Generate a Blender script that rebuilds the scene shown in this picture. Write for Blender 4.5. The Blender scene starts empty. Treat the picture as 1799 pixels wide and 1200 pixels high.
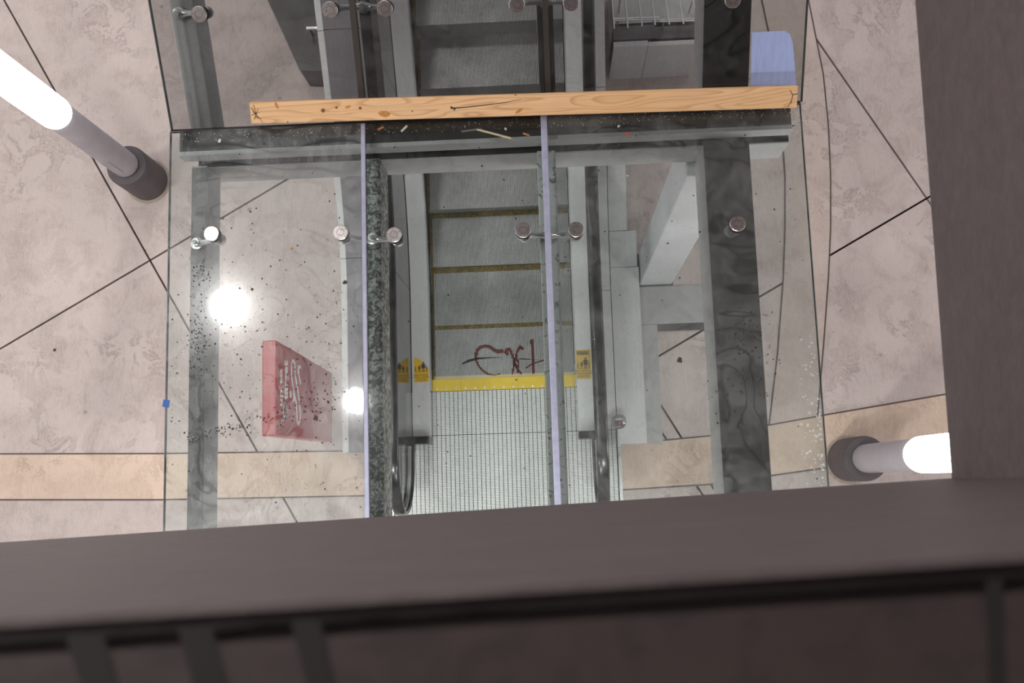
import bpy, math, random
from mathutils import Vector, Matrix
random.seed(7)
sc = bpy.context.scene
C = sc.collection

# ------------------------------------------------------------------ camera
F_PX, CX, CY, CAM_H = 1750.0, 899.5, 600.0, 7.0
# rows: world axes expressed in camera axes (camera 7 m above the lower floor, looking almost straight down)
RX = Vector((0.99855933, 0.0367245, 0.03912245))
RY = Vector((-0.03096491, 0.98983386, -0.1388168))
RZ = Vector((-0.04382271, 0.13740539, 0.98954501))
cam_d = bpy.data.cameras.new('camera')
cam = bpy.data.objects.new('camera', cam_d)
C.objects.link(cam)
cam.matrix_world = Matrix(((RX.x, RX.y, RX.z, 0), (RY.x, RY.y, RY.z, 0), (RZ.x, RZ.y, RZ.z, CAM_H), (0, 0, 0, 1)))
cam_d.sensor_width = 36.0
cam_d.lens = F_PX / 1799.0 * 36.0
cam_d.clip_start = 0.05
cam_d.dof.use_dof = True
cam_d.dof.focus_distance = 4.9
cam_d.dof.aperture_fstop = 3.6
sc.camera = cam

# ------------------------------------------------------------------ world, view
w = bpy.data.worlds.new('world'); sc.world = w; w.use_nodes = True
bg = w.node_tree.nodes['Background']
bg.inputs[0].default_value = (0.92, 0.88, 0.9, 1)
bg.inputs[1].default_value = 0.7
sc.view_settings.view_transform = 'Standard'
sc.view_settings.look = 'None'
sc.view_settings.gamma = 1.0
sc.view_settings.use_curve_mapping = False
sc.view_settings.exposure = 0.55
sc.cycles.transparent_max_bounces = 24
sc.cycles.max_bounces = 6
sc.cycles.diffuse_bounces = 3
sc.cycles.glossy_bounces = 3
sc.cycles.transmission_bounces = 2
sc.cycles.caustics_reflective = False
sc.cycles.use_adaptive_sampling = True
sc.cycles.adaptive_threshold = 0.03
sc.cycles.sample_clamp_indirect = 6.0
CEIL_LAMP = 225.0      # radiance of the ceiling lamps
SOFFIT_LAMP = 165.0    # radiance of the downlights under the upper floor
COL_LAMP = 16.0        # radiance of the column lamps


def ray(px, py):
    c = Vector((px - CX, -(py - CY), -F_PX))
    return Vector((RX.dot(c), RY.dot(c), RZ.dot(c)))


def at(px, py, z=0.0):           # place on the horizontal plane of height z
    d = ray(px, py)
    return Vector((0, 0, CAM_H)) + d * ((z - CAM_H) / d.z)


def at_x(px, py, X):             # place on the vertical plane of given X
    d = ray(px, py)
    return Vector((0, 0, CAM_H)) + d * (X / d.x)


SLY, SLT = 1.515, math.tan(math.radians(30))


def at_slope(px, py, z0=3.0):    # place on the sloped glass
    d = ray(px, py)
    s = (z0 - SLT * SLY - CAM_H) / (d.z - SLT * d.y)
    return Vector((0, 0, CAM_H)) + d * s


# ------------------------------------------------------------------ materials
def new_mat(name):
    m = bpy.data.materials.new(name); m.use_nodes = True
    nt = m.node_tree
    return m, nt, nt.nodes['Principled BSDF'], nt.nodes['Material Output']


def N(nt, t, **kw):
    n = nt.nodes.new(t)
    for k, v in kw.items():
        if k.startswith('i_'):
            n.inputs[k[2:].replace('_', ' ')].default_value = v
        else:
            setattr(n, k, v)
    return n


def ramp(nt, fac, stops):
    r = nt.nodes.new('ShaderNodeValToRGB')
    while len(r.color_ramp.elements) < len(stops):
        r.color_ramp.elements.new(0.5)
    for e, (p, c) in zip(r.color_ramp.elements, stops):
        e.position = p
        e.color = (c, c, c, 1) if not hasattr(c, '__len__') else (*c, 1)
    nt.links.new(fac, r.inputs[0])
    return r


def noise(nt, co, scale, detail=6, rough=0.6, dist=0.0):
    n = nt.nodes.new('ShaderNodeTexNoise')
    n.inputs['Scale'].default_value = scale
    n.inputs['Detail'].default_value = detail
    n.inputs['Roughness'].default_value = rough
    n.inputs['Distortion'].default_value = dist
    if co is not None:
        nt.links.new(co, n.inputs['Vector'])
    return n


def gpos(nt):
    return nt.nodes.new('ShaderNodeNewGeometry').outputs['Position']


def scaled(nt, co, s):
    m = nt.nodes.new('ShaderNodeMapping')
    m.inputs['Scale'].default_value = s
    nt.links.new(co, m.inputs['Vector'])
    return m.outputs[0]


def mixc(nt, fac, a, b, mode='MIX'):
    m = nt.nodes.new('ShaderNodeMix'); m.data_type = 'RGBA'; m.blend_type = mode
    if hasattr(fac, 'is_linked') or not isinstance(fac, (int, float)):
        nt.links.new(fac, m.inputs[0])
    else:
        m.inputs[0].default_value = fac
    for s, v in ((6, a), (7, b)):
        if isinstance(v, (tuple, list)):
            m.inputs[s].default_value = (*v, 1)
        else:
            nt.links.new(v, m.inputs[s])
    return m.outputs[2]


def bump(nt, h, bsdf, strength, dist=0.01):
    b = nt.nodes.new('ShaderNodeBump')
    b.inputs['Strength'].default_value = strength
    b.inputs['Distance'].default_value = dist
    nt.links.new(h, b.inputs['Height'])
    nt.links.new(b.outputs[0], bsdf.inputs['Normal'])


def plain(name, col, rough=0.5, metal=0.0, var=0.0, vscale=20, bmp=0.0, stretch=None):
    m, nt, b, o = new_mat(name)
    b.inputs['Base Color'].default_value = (*col, 1)
    b.inputs['Roughness'].default_value = rough
    b.inputs['Metallic'].default_value = metal
    if var or bmp:
        co = gpos(nt)
        if stretch:
            co = scaled(nt, co, stretch)
        n = noise(nt, co, vscale)
        if var:
            r = ramp(nt, n.outputs[0], [(0.25, tuple(c * (1 - var) for c in col)), (0.75, tuple(min(1, c * (1 + var)) for c in col))])
            nt.links.new(r.outputs[0], b.inputs['Base Color'])
        if bmp:
            bump(nt, n.outputs[0], b, bmp)
    return m


def concrete(name, base, stain, amount=0.5):
    m, nt, b, o = new_mat(name)
    p = gpos(nt)
    big = noise(nt, p, 0.9, 3, 0.55)
    mid = noise(nt, p, 4.5, 8, 0.72, 0.6)
    rot = N(nt, 'ShaderNodeMapping'); rot.inputs['Rotation'].default_value = (0, 0, math.radians(28)); rot.inputs['Scale'].default_value = (26, 5, 1)
    nt.links.new(p, rot.inputs['Vector'])
    trow = noise(nt, rot.outputs[0], 1.5, 5, 0.7, 1.2)
    patch = noise(nt, p, 1.7, 2, 0.5)
    c1 = ramp(nt, big.outputs[0], [(0.32, tuple(x * 0.80 for x in base)), (0.68, tuple(min(1, x * 1.08) for x in base))])
    f1 = ramp(nt, mid.outputs[0], [(0.46, 0.0), (0.70, amount)])
    c2 = mixc(nt, f1.outputs[0], c1.outputs[0], stain)
    f3 = ramp(nt, trow.outputs[0], [(0.42, 0.0), (0.50, 0.32), (0.56, 0.0)])
    c3 = mixc(nt, f3.outputs[0], c2, tuple(min(1, x * 1.22) for x in base))
    # scuffed, darker-veined patches
    f2 = ramp(nt, mid.outputs[0], [(0.50, 0.0), (0.525, 0.55), (0.55, 0.0)])
    fp_ = ramp(nt, patch.outputs[0], [(0.50, 0.0), (0.62, 1.0)])
    mm = N(nt, 'ShaderNodeMath', operation='MULTIPLY')
    nt.links.new(f2.outputs[0], mm.inputs[0]); nt.links.new(fp_.outputs[0], mm.inputs[1])
    c4 = mixc(nt, mm.outputs[0], c3, tuple(x * 0.6 for x in stain))
    # round drip stains and black specks
    for scl, r0, r1, k, dk in ((4.3, 0.035, 0.085, 0.65, 0.7), (15.0, 0.03, 0.07, 0.9, 0.2)):
        vo = N(nt, 'ShaderNodeTexVoronoi'); vo.inputs['Scale'].default_value = scl
        nt.links.new(p, vo.inputs['Vector'])
        cut = N(nt, 'ShaderNodeSeparateColor'); nt.links.new(vo.outputs['Color'], cut.inputs[0])
        sel = N(nt, 'ShaderNodeMath', operation='GREATER_THAN'); sel.inputs[1].default_value = 0.55
        nt.links.new(cut.outputs[0], sel.inputs[0])
        rr = ramp(nt, vo.outputs['Distance'], [(r0, k), (r1, 0.0)])
        m3 = N(nt, 'ShaderNodeMath', operation='MULTIPLY')
        nt.links.new(rr.outputs[0], m3.inputs[0]); nt.links.new(sel.outputs[0], m3.inputs[1])
        c4 = mixc(nt, m3.outputs[0], c4, tuple(x * dk for x in stain))
    nt.links.new(c4, b.inputs['Base Color'])
    b.inputs['Roughness'].default_value = 0.6
    bump(nt, trow.outputs[0], b, 0.15)
    return m


def glass_mat(name, tint, dust, dust_lo, dust_hi, scale=3.0, spec=1.0, grime=True, film=0.2, streak=0.4, wipe=0.2):
    m, nt, b, o = new_mat(name)
    nt.nodes.remove(b)
    p = gpos(nt)
    tr = N(nt, 'ShaderNodeBsdfTransparent'); tr.inputs[0].default_value = (*tint, 1)
    df = N(nt, 'ShaderNodeBsdfDiffuse'); df.inputs[0].default_value = (*dust, 1)
    gl = N(nt, 'ShaderNodeBsdfGlossy'); gl.inputs['Roughness'].default_value = 0.03
    gl.inputs[0].default_value = (spec, spec, spec, 1)
    if grime:      # film of dirt: part of the mirror image is scattered
        g2 = N(nt, 'ShaderNodeBsdfGlossy'); g2.inputs['Roughness'].default_value = 0.16
        gm = N(nt, 'ShaderNodeMixShader'); gm.inputs[0].default_value = film
        nt.links.new(gl.outputs[0], gm.inputs[1]); nt.links.new(g2.outputs[0], gm.inputs[2])
        gl = gm
    mx = N(nt, 'ShaderNodeMixShader')
    if grime:
        a = noise(nt, p, scale, 5, 0.65, 2.2)
        s = noise(nt, scaled(nt, p, (1.0, 0.35, 1)), 9, 4, 0.7, 3.5)
        ra = ramp(nt, a.outputs[0], [(0.35, dust_lo), (0.75, dust_hi)])
        rs = ramp(nt, s.outputs[0], [(0.53, 0.0), (0.60, dust_hi * streak), (0.64, dust_hi * streak * 0.3)])
        ad = N(nt, 'ShaderNodeMath', operation='ADD', use_clamp=True)
        nt.links.new(ra.outputs[0], ad.inputs[0]); nt.links.new(rs.outputs[0], ad.inputs[1])
        fac = ad.outputs[0]
        # wiped clear marks
        wv = noise(nt, p, 2.0, 2, 0.5, 2.6)
        rw = ramp(nt, wv.outputs[0], [(0.46, 1.0), (0.485, wipe), (0.50, wipe), (0.53, 1.0)])
        mu = N(nt, 'ShaderNodeMath', operation='MULTIPLY')
        nt.links.new(fac, mu.inputs[0]); nt.links.new(rw.outputs[0], mu.inputs[1])
        fac = mu.outputs[0]
        nt.links.new(fac, mx.inputs[0])
    else:
        mx.inputs[0].default_value = dust_lo
    nt.links.new(tr.outputs[0], mx.inputs[1]); nt.links.new(df.outputs[0], mx.inputs[2])
    fr = N(nt, 'ShaderNodeFresnel'); fr.inputs[0].default_value = 1.5
    m2 = N(nt, 'ShaderNodeMixShader')
    nt.links.new(fr.outputs[0], m2.inputs[0])
    nt.links.new(mx.outputs[0], m2.inputs[1]); nt.links.new(gl.outputs[0], m2.inputs[2])
    nt.links.new(m2.outputs[0], o.inputs['Surface'])
    return m


def emit(name, col, s):
    m, nt, b, o = new_mat(name)
    nt.nodes.remove(b)
    e = N(nt, 'ShaderNodeEmission'); e.inputs[0].default_value = (*col, 1); e.inputs[1].default_value = s
    nt.links.new(e.outputs[0], o.inputs['Surface'])
    return m


def brushed(name, col, rough=0.32, var=0.12, axis=(60, 1.2, 1.2), metal=1.0):
    m, nt, b, o = new_mat(name)
    p = gpos(nt)
    n = noise(nt, scaled(nt, p, axis), 3.0, 5, 0.7)
    d = noise(nt, p, 7.0, 8, 0.7, 1.0)
    c = ramp(nt, n.outputs[0], [(0.3, tuple(x * (1 - var) for x in col)), (0.7, tuple(min(1, x * (1 + var)) for x in col))])
    f = ramp(nt, d.outputs[0], [(0.55, 0.0), (0.78, 0.4)])
    cc = mixc(nt, f.outputs[0], c.outputs[0], tuple(x * 0.45 for x in col))
    nt.links.new(cc, b.inputs['Base Color'])
    b.inputs['Metallic'].default_value = metal
    r = ramp(nt, d.outputs[0], [(0.3, rough * 0.85), (0.7, rough * 1.35)])
    nt.links.new(r.outputs[0], b.inputs['Roughness'])
    return m


def paint(name, col, rough=0.5, dirt=0.35, dirtcol=(0.03, 0.03, 0.028), scale=9, lo=0.52, hi=0.7):
    m, nt, b, o = new_mat(name)
    p = gpos(nt)
    n = noise(nt, p, scale, 8, 0.7, 1.2)
    v = noise(nt, p, 2.0, 4)
    c = ramp(nt, v.outputs[0], [(0.3, tuple(x * 0.88 for x in col)), (0.7, tuple(min(1, x * 1.1) for x in col))])
    f = ramp(nt, n.outputs[0], [(lo, 0.0), (hi, dirt)])
    nt.links.new(mixc(nt, f.outputs[0], c.outputs[0], dirtcol), b.inputs['Base Color'])
    b.inputs['Roughness'].default_value = rough
    return m


def wood_mat(name, base, dark, ori, xdir):
    m, nt, b, o = new_mat(name)
    tc = N(nt, 'ShaderNodeTexCoord')
    p = tc.outputs['Object']
    fig = noise(nt, scaled(nt, p, (1.5, 13.0, 13.0)), 1.0, 1.5, 0.45, 0.3)
    mu = N(nt, 'ShaderNodeMath', operation='MULTIPLY'); mu.inputs[1].default_value = 13.0
    nt.links.new(fig.outputs[0], mu.inputs[0])
    fr = N(nt, 'ShaderNodeMath', operation='FRACT'); nt.links.new(mu.outputs[0], fr.inputs[0])
    r = ramp(nt, fr.outputs[0], [(0.0, 0.0), (0.6, 0.08), (0.9, 0.55), (1.0, 0.0)])
    c = mixc(nt, r.outputs[0], base, dark)
    big = noise(nt, scaled(nt, p, (1.6, 6, 6)), 2.0, 4)
    rb = ramp(nt, big.outputs[0], [(0.3, 0.0), (0.7, 0.4)])
    c = mixc(nt, rb.outputs[0], c, tuple(x * y for x, y in zip(base, (0.86, 0.7, 0.5))))
    fi = noise(nt, scaled(nt, p, (2.5, 90, 90)), 2.0, 3)
    rf = ramp(nt, fi.outputs[0], [(0.45, 0.0), (0.8, 0.3)])
    c = mixc(nt, rf.outputs[0], c, dark)
    nt.links.new(c, b.inputs['Base Color'])
    b.inputs['Roughness'].default_value = 0.62
    return m


M = {}
M['slab'] = concrete('concrete_slab', (0.515, 0.435, 0.405), (0.28, 0.215, 0.19), 0.62)
M['band'] = concrete('tinted_concrete_band', (0.60, 0.465, 0.37), (0.38, 0.26, 0.18), 0.55)
M['arcband'] = concrete('pink_concrete_band', (0.52, 0.43, 0.385), (0.34, 0.255, 0.215), 0.6)
M['joint'] = plain('joint_dark', (0.085, 0.06, 0.052), 0.9)
M['plaster'] = plain('brown_plaster', (0.115, 0.088, 0.085), 0.7, 0, 0.2, 9, 0.9, (1, 2.5, 3.5))
M['coping'] = paint('shaded_coping', (0.048, 0.031, 0.028), 0.7, 0.7, (0.014, 0.010, 0.009), 16, 0.45, 0.7)  # brown lowered to hold the shade lying on the ledge
M['streak'] = plain('shadow_streak', (0.014, 0.010, 0.0095), 0.8)
M['ceil'] = plain('ceiling_dark', (0.13, 0.125, 0.125), 0.8, 0, 0.1, 3)
M['plate'] = brushed('mid_grey_floor_patch', (0.36, 0.355, 0.345), 0.5, 0.1, (6, 6, 1), 0.1)
M['steelpaint'] = paint('grey_steel_paint', (0.50, 0.505, 0.505), 0.5, 0.3, (0.10, 0.10, 0.10), 7)
M['beamgrey'] = paint('grey_beam_grime', (0.22, 0.215, 0.21), 0.6, 0.8, (0.06, 0.06, 0.06), 18, 0.5, 0.66)
M['beamgreen'] = paint('pale_green_beam_paint', (0.53, 0.56, 0.54), 0.5, 0.9, (0.03, 0.03, 0.026), 22, 0.55, 0.63)
M['beamdirty'] = paint('grimy_beam_paint', (0.55, 0.57, 0.55), 0.55, 0.92, (0.025, 0.025, 0.022), 34, 0.42, 0.54)
M['gutter'] = paint('dark_beam_strip', (0.012, 0.011, 0.0105), 0.35, 0.7, (0.008, 0.008, 0.008), 18)
M['dark_steel'] = plain('dark_steel', (0.07, 0.065, 0.065), 0.45, 0.3, 0.3, 8)
M['wide_beam'] = paint('shaded_beam_top', (0.05, 0.05, 0.048), 0.5, 0.5, (0.03, 0.03, 0.03), 6)  # dark tone of the wide beam's shaded top, put into colour
M['colpaint'] = paint('pale_column_paint', (0.62, 0.64, 0.66), 0.5, 0.35, (0.25, 0.25, 0.25), 14, 0.55, 0.75)
M['brushed'] = brushed('brushed_steel', (0.70, 0.70, 0.69), 0.30, metal=0.8)
M['deck'] = brushed('satin_deck', (0.84, 0.84, 0.83), 0.34, 0.05, metal=0.35)
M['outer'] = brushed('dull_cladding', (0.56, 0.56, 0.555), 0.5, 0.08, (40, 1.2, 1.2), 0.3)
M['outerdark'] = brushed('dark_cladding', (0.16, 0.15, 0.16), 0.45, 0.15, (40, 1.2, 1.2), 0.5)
M['disc'] = brushed('turned_steel', (0.68, 0.62, 0.60), 0.22, 0.15, (50, 50, 1))
M['alu'] = brushed('aluminium_cleat', (0.56, 0.56, 0.555), 0.38, 0.14, (3, 3, 1), 0.3)
M['grille'] = brushed('aluminium_grille', (0.92, 0.93, 0.90), 0.36, 0.05, (3, 3, 1), 0.1)
M['black'] = plain('black_gap', (0.012, 0.012, 0.012), 0.7)
M['rubber'] = plain('black_rubber', (0.010, 0.0095, 0.0095), 0.22)
M['skirt'] = brushed('skirt_panel', (0.16, 0.15, 0.14), 0.4, 0.2, (2, 2, 30), 0.6)
M['yellow'] = paint('yellow_comb_paint', (0.82, 0.58, 0.05), 0.5, 0.35, (0.30, 0.2, 0.03), 26, 0.6, 0.8)
M['yellowworn'] = paint('worn_yellow', (0.38, 0.27, 0.05), 0.55, 0.95, (0.10, 0.08, 0.04), 30, 0.42, 0.62)
M['sticker'] = plain('sticker_yellow', (0.86, 0.52, 0.01), 0.45)
M['stickerfade'] = paint('faded_sticker', (0.78, 0.50, 0.09), 0.5, 0.3, (0.55, 0.42, 0.2), 40)
M['ink'] = plain('black_ink', (0.015, 0.015, 0.013), 0.5)
M['inkfade'] = plain('faded_ink', (0.07, 0.075, 0.05), 0.5)
M['white'] = plain('white_print', (0.85, 0.84, 0.83), 0.5)
M['red'] = plain('red_sign_paint', (0.38, 0.016, 0.02), 0.3, 0, 0.1, 5)
M['graffiti'] = plain('red_marker', (0.16, 0.022, 0.014), 0.5)
M['marker'] = plain('black_marker', (0.02, 0.02, 0.02), 0.5)
M['glass_left'] = glass_mat('filmy_left_glass', (0.87, 0.915, 0.91), (0.66, 0.66, 0.65), 0.05, 0.25, film=0.4, streak=0.35, wipe=0.3)
M['glass_mid'] = glass_mat('clean_middle_glass', (0.93, 0.965, 0.955), (0.66, 0.67, 0.65), 0.0, 0.035, film=0.05)
M['glass_right'] = glass_mat('streaky_shaded_right_glass', (0.80, 0.845, 0.835), (0.55, 0.55, 0.54), 0.05, 0.20, film=0.15, streak=0.22, wipe=0.55)  # darker tint carries the right wall's shade over the floor
M['glass_up'] = glass_mat('grimy_sloped_glass', (0.63, 0.635, 0.635), (0.28, 0.27, 0.27), 0.02, 0.13, film=0.15)
M['glass_under'] = glass_mat('glass_underside', (0.96, 0.97, 0.965), (0.5, 0.5, 0.5), 0.0, 0.0, grime=False)
M['clear'] = glass_mat('balustrade_glass', (0.90, 0.92, 0.92), (0.5, 0.5, 0.5), 0.02, 0.02, grime=False)
M['silicone'] = plain('bluelit_silicone', (0.36, 0.36, 0.47), 0.35, 0, 0.15, 30)  # lavender hue carries bluish light caught by the joints
M['siliconedark'] = plain('brown_silicone', (0.035, 0.025, 0.02), 0.5)
M['edge'] = plain('glass_edge_green', (0.10, 0.14, 0.13), 0.2)
M['pole'] = plain('grey_pole_paint', (0.36, 0.335, 0.355), 0.5, 0, 0.1, 6)
M['collar'] = plain('dark_collar', (0.085, 0.072, 0.075), 0.55, 0, 0.2, 8)
M['flange'] = plain('tan_sealant', (0.40, 0.32, 0.26), 0.7, 0, 0.2, 30)
M['lamp'] = emit('lit_lamp_tube', (1.0, 0.93, 0.90), COL_LAMP)
M['ceil_lamp'] = emit('lit_ceiling_lamp', (1.0, 0.98, 0.96), CEIL_LAMP)
M['soffit_lamp'] = emit('lit_soffit_lamp', (0.97, 1.0, 0.98), SOFFIT_LAMP)
M['wood'] = wood_mat('pine_wood', (0.84, 0.53, 0.29), (0.38, 0.16, 0.05), None, None)
M['knot'] = plain('wood_knot', (0.20, 0.08, 0.03), 0.7, 0, 0.3, 60)
M['crack'] = plain('wood_crack', (0.05, 0.022, 0.012), 0.8)
M['resin'] = plain('wood_resin', (0.52, 0.22, 0.05), 0.5, 0, 0.3, 60)
M['bluepatch'] = plain('pale_blue_patch', (0.36, 0.42, 0.68), 0.45, 0, 0.12, 6, 0, (14, 2, 1))
M['bluetape'] = plain('blue_tape', (0.02, 0.10, 0.33), 0.6)
M['butt'] = plain('orange_filter', (0.42, 0.18, 0.06), 0.8)
M['paper'] = plain('off_white_paper', (0.62, 0.61, 0.55), 0.8)
M['straw'] = plain('tan_stick', (0.50, 0.43, 0.27), 0.7)
M['smoke'] = plain('grey_plastic', (0.10, 0.10, 0.10), 0.4)
M['leaf'] = plain('brown_leaf', (0.055, 0.035, 0.025), 0.8)
M['speck'] = plain('dark_speck', (0.03, 0.024, 0.02), 0.8)
M['drop'] = plain('dried_drop', (0.62, 0.61, 0.60), 0.6)
M['redbutton'] = plain('red_button', (0.55, 0.05, 0.03), 0.4)
M['whiteplastic'] = plain('white_plastic', (0.7, 0.7, 0.69), 0.4)


# ------------------------------------------------------------------ mesh builder
class MB:
    def __init__(s):
        s.v = []; s.f = []

    def add(s, vs, fs):
        o = len(s.v)
        s.v += [tuple(v) for v in vs]
        s.f += [tuple(i + o for i in f) for f in fs]
        return s

    def box(s, x0, x1, y0, y1, z0, z1):
        vs = [(x, y, z) for z in (z0, z1) for y in (y0, y1) for x in (x0, x1)]
        return s.add(vs, [(0, 2, 3, 1), (4, 5, 7, 6), (0, 1, 5, 4), (2, 6, 7, 3), (0, 4, 6, 2), (1, 3, 7, 5)])

    def hexa(s, lower, upper):      # two quads, same winding (ccw from above)
        vs = list(lower) + list(upper)
        return s.add(vs, [(3, 2, 1, 0), (4, 5, 6, 7), (0, 1, 5, 4), (1, 2, 6, 5), (2, 3, 7, 6), (3, 0, 4, 7)])

    def prism(s, pts, z0, z1):      # polygon (x, y) ccw
        n = len(pts)
        vs = [(p[0], p[1], z0) for p in pts] + [(p[0], p[1], z1) for p in pts]
        fs = [tuple(range(n - 1, -1, -1)), tuple(range(n, 2 * n))]
        fs += [(i, (i + 1) % n, n + (i + 1) % n, n + i) for i in range(n)]
        return s.add(vs, fs)

    def lathe(s, prof, c, seg=32, cap=True):   # prof: (r, z) bottom to top
        vs = []; fs = []
        for r, z in prof:
            for k in range(seg):
                a = 2 * math.pi * k / seg
                vs.append((c[0] + r * math.cos(a), c[1] + r * math.sin(a), z))
        for i in range(len(prof) - 1):
            for k in range(seg):
                k2 = (k + 1) % seg
                fs.append((i * seg + k, i * seg + k2, (i + 1) * seg + k2, (i + 1) * seg + k))
        if cap:
            fs.append(tuple(range(seg - 1, -1, -1)))
            fs.append(tuple((len(prof) - 1) * seg + k for k in range(seg)))
        return s.add(vs, fs)

    def sweep(s, path, sec, up=Vector((1, 0, 0)), closed=False):
        # path: Vectors ; sec: (a, b) offsets along (side=up, normal)
        n = len(path); k = len(sec); vs = []; fs = []
        for i, p in enumerate(path):
            t = (path[min(i + 1, n - 1)] - path[max(i - 1, 0)]).normalized()
            side = (up - t * up.dot(t)).normalized()
            nor = t.cross(side)
            for a, b in sec:
                vs.append(p + side * a + nor * b)
        for i in range(n - 1):
            for j in range(k):
                j2 = (j + 1) % k
                fs.append((i * k + j, i * k + j2, (i + 1) * k + j2, (i + 1) * k + j))
        fs.append(tuple(range(k - 1, -1, -1))); fs.append(tuple((n - 1) * k + j for j in range(k)))
        return s.add(vs, fs)

    def tube(s, path, r, seg=12):
        up = Vector((1, 0, 0)) if abs((path[-1] - path[0]).normalized().x) < 0.8 else Vector((0, 0, 1))
        rs = r if hasattr(r, '__len__') else None
        sec = [(math.cos(2 * math.pi * q / seg), math.sin(2 * math.pi * q / seg)) for q in range(seg)]
        if rs is None:
            return s.sweep(path, [(a * r, b * r) for a, b in sec], up)
        n = len(path); vs = []; fs = []
        for i, p in enumerate(path):
            t = (path[min(i + 1, n - 1)] - path[max(i - 1, 0)]).normalized()
            side = (up - t * up.dot(t)).normalized(); nor = t.cross(side)
            vs += [p + side * a * rs[i] + nor * b * rs[i] for a, b in sec]
        for i in range(n - 1):
            for j in range(seg):
                j2 = (j + 1) % seg
                fs.append((i * seg + j, i * seg + j2, (i + 1) * seg + j2, (i + 1) * seg + j))
        fs.append(tuple(range(seg - 1, -1, -1))); fs.append(tuple((n - 1) * seg + j for j in range(seg)))
        return s.add(vs, fs)

    def mesh(s, name):
        me = bpy.data.meshes.new(name)
        me.from_pydata(s.v, [], s.f)
        me.update()
        return me

    def build(s, name, mat, parent=None, smooth=False, bevel=0.0, fix=True):
        me = s.mesh(name)
        if fix:
            import bmesh
            bm = bmesh.new(); bm.from_mesh(me)
            bmesh.ops.recalc_face_normals(bm, faces=bm.faces)
            bm.to_mesh(me); bm.free()
        ob = bpy.data.objects.new(name, me)
        C.objects.link(ob)
        me.materials.append(M[mat])
        if smooth:
            for p in me.polygons:
                p.use_smooth = True
            try:
                me.set_sharp_from_angle(angle=math.radians(40))
            except Exception:
                pass
        if bevel:
            bv = ob.modifiers.new('bevel', 'BEVEL'); bv.width = bevel; bv.segments = 2; bv.limit_method = 'ANGLE'
        if parent:
            put(ob, parent)
        return ob


def put(ob, parent):
    ob.parent = parent
    ob.matrix_parent_inverse = parent.matrix_basis.inverted() if parent.parent is None else Matrix.Identity(4)


def tag(o, label, cat=None, group=None, kind=None):
    o['label'] = label
    if cat: o['category'] = cat
    if group: o['group'] = group
    if kind: o['kind'] = kind
    return o


def empty(name, loc, label, cat, group=None):
    o = bpy.data.objects.new(name, None); C.objects.link(o); o.location = loc
    o.empty_display_size = 0.1
    return tag(o, label, cat, group)


def text(body, name, size, mat, parent, mat4, extrude=0.0006, sx=1.0):
    cu = bpy.data.curves.new('lettering', 'FONT'); cu.body = body; cu.size = size; cu.extrude = extrude
    cu.offset = size * 0.018 if extrude > 0.001 else 0.0; cu.align_x = 'CENTER'; cu.align_y = 'CENTER'; cu.resolution_u = 3
    tmp = bpy.data.objects.new('lettering', cu); C.objects.link(tmp)
    dg = bpy.context.evaluated_depsgraph_get(); dg.update()
    me = bpy.data.meshes.new_from_object(tmp.evaluated_get(dg))
    bpy.data.objects.remove(tmp); bpy.data.curves.remove(cu)
    me.transform(mat4 @ Matrix.Diagonal((sx, 1, 1, 1)))
    me.materials.clear(); me.materials.append(M[mat])
    ob = bpy.data.objects.new(name, me); C.objects.link(ob)
    if parent: put(ob, parent)
    return ob


def frame_on(origin, right, up):
    n = right.cross(up)
    return Matrix(((right.x, up.x, n.x, origin.x), (right.y, up.y, n.y, origin.y), (right.z, up.z, n.z, origin.z), (0, 0, 0, 1)))


# ================================================================== SETTING
# ---- floor: dark bed, concrete slabs with recessed saw joints, tinted bands
floor = MB().box(-7, 5, -5, 8, -0.4, -0.07).build('floor', 'joint')
tag(floor, 'pinkish grey concrete floor with diagonal joints around the escalator landing', kind='structure')


def clip(poly, p, nrm, keep=1):
    out = []
    n = len(poly)
    for i in range(n):
        a, b = poly[i], poly[(i + 1) % n]
        da = (a[0] - p[0]) * nrm[0] + (a[1] - p[1]) * nrm[1]
        db = (b[0] - p[0]) * nrm[0] + (b[1] - p[1]) * nrm[1]
        da *= keep; db *= keep
        if da >= 0: out.append(a)
        if (da > 0 and db < 0) or (da < 0 and db > 0):
            t = da / (da - db)
            out.append((a[0] + (b[0] - a[0]) * t, a[1] + (b[1] - a[1]) * t))
    return out


def line(p1, p2):
    a, b = at(*p1), at(*p2)
    d = (b - a); L = math.hypot(d.x, d.y)
    return (a.x, a.y), (-d.y / L, d.x / L)


def shift(l, s):
    return (l[0][0] + l[1][0] * s, l[0][1] + l[1][1] * s), l[1]


lA = line((0, 613), (530, 300)); lD = line((1437, 461), (1634, 345))
lB = line((7, 0), (520, 915)); lC = line((1420, 48), (1632, 354)); lE = line((1174, 777), (1231, 864))
cells = [[(-6.9, -4.9), (4.9, -4.9), (4.9, 7.9), (-6.9, 7.9)]]
GAP = 0.007
for L in (lA, lD, lB, lC, lE, shift(lB, 2.6), shift(lA, 2.6), shift(lD, -2.6)):
    nc = []
    for c in cells:
        for k in (1, -1):
            p = (L[0][0] + L[1][0] * GAP * k, L[0][1] + L[1][1] * GAP * k)
            r = clip(c, p, L[1], k)
            if len(r) >= 3:
                nc.append(r)
    cells = nc
PIT = (-1.158, 0.460, -0.97, 5.0)


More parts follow.
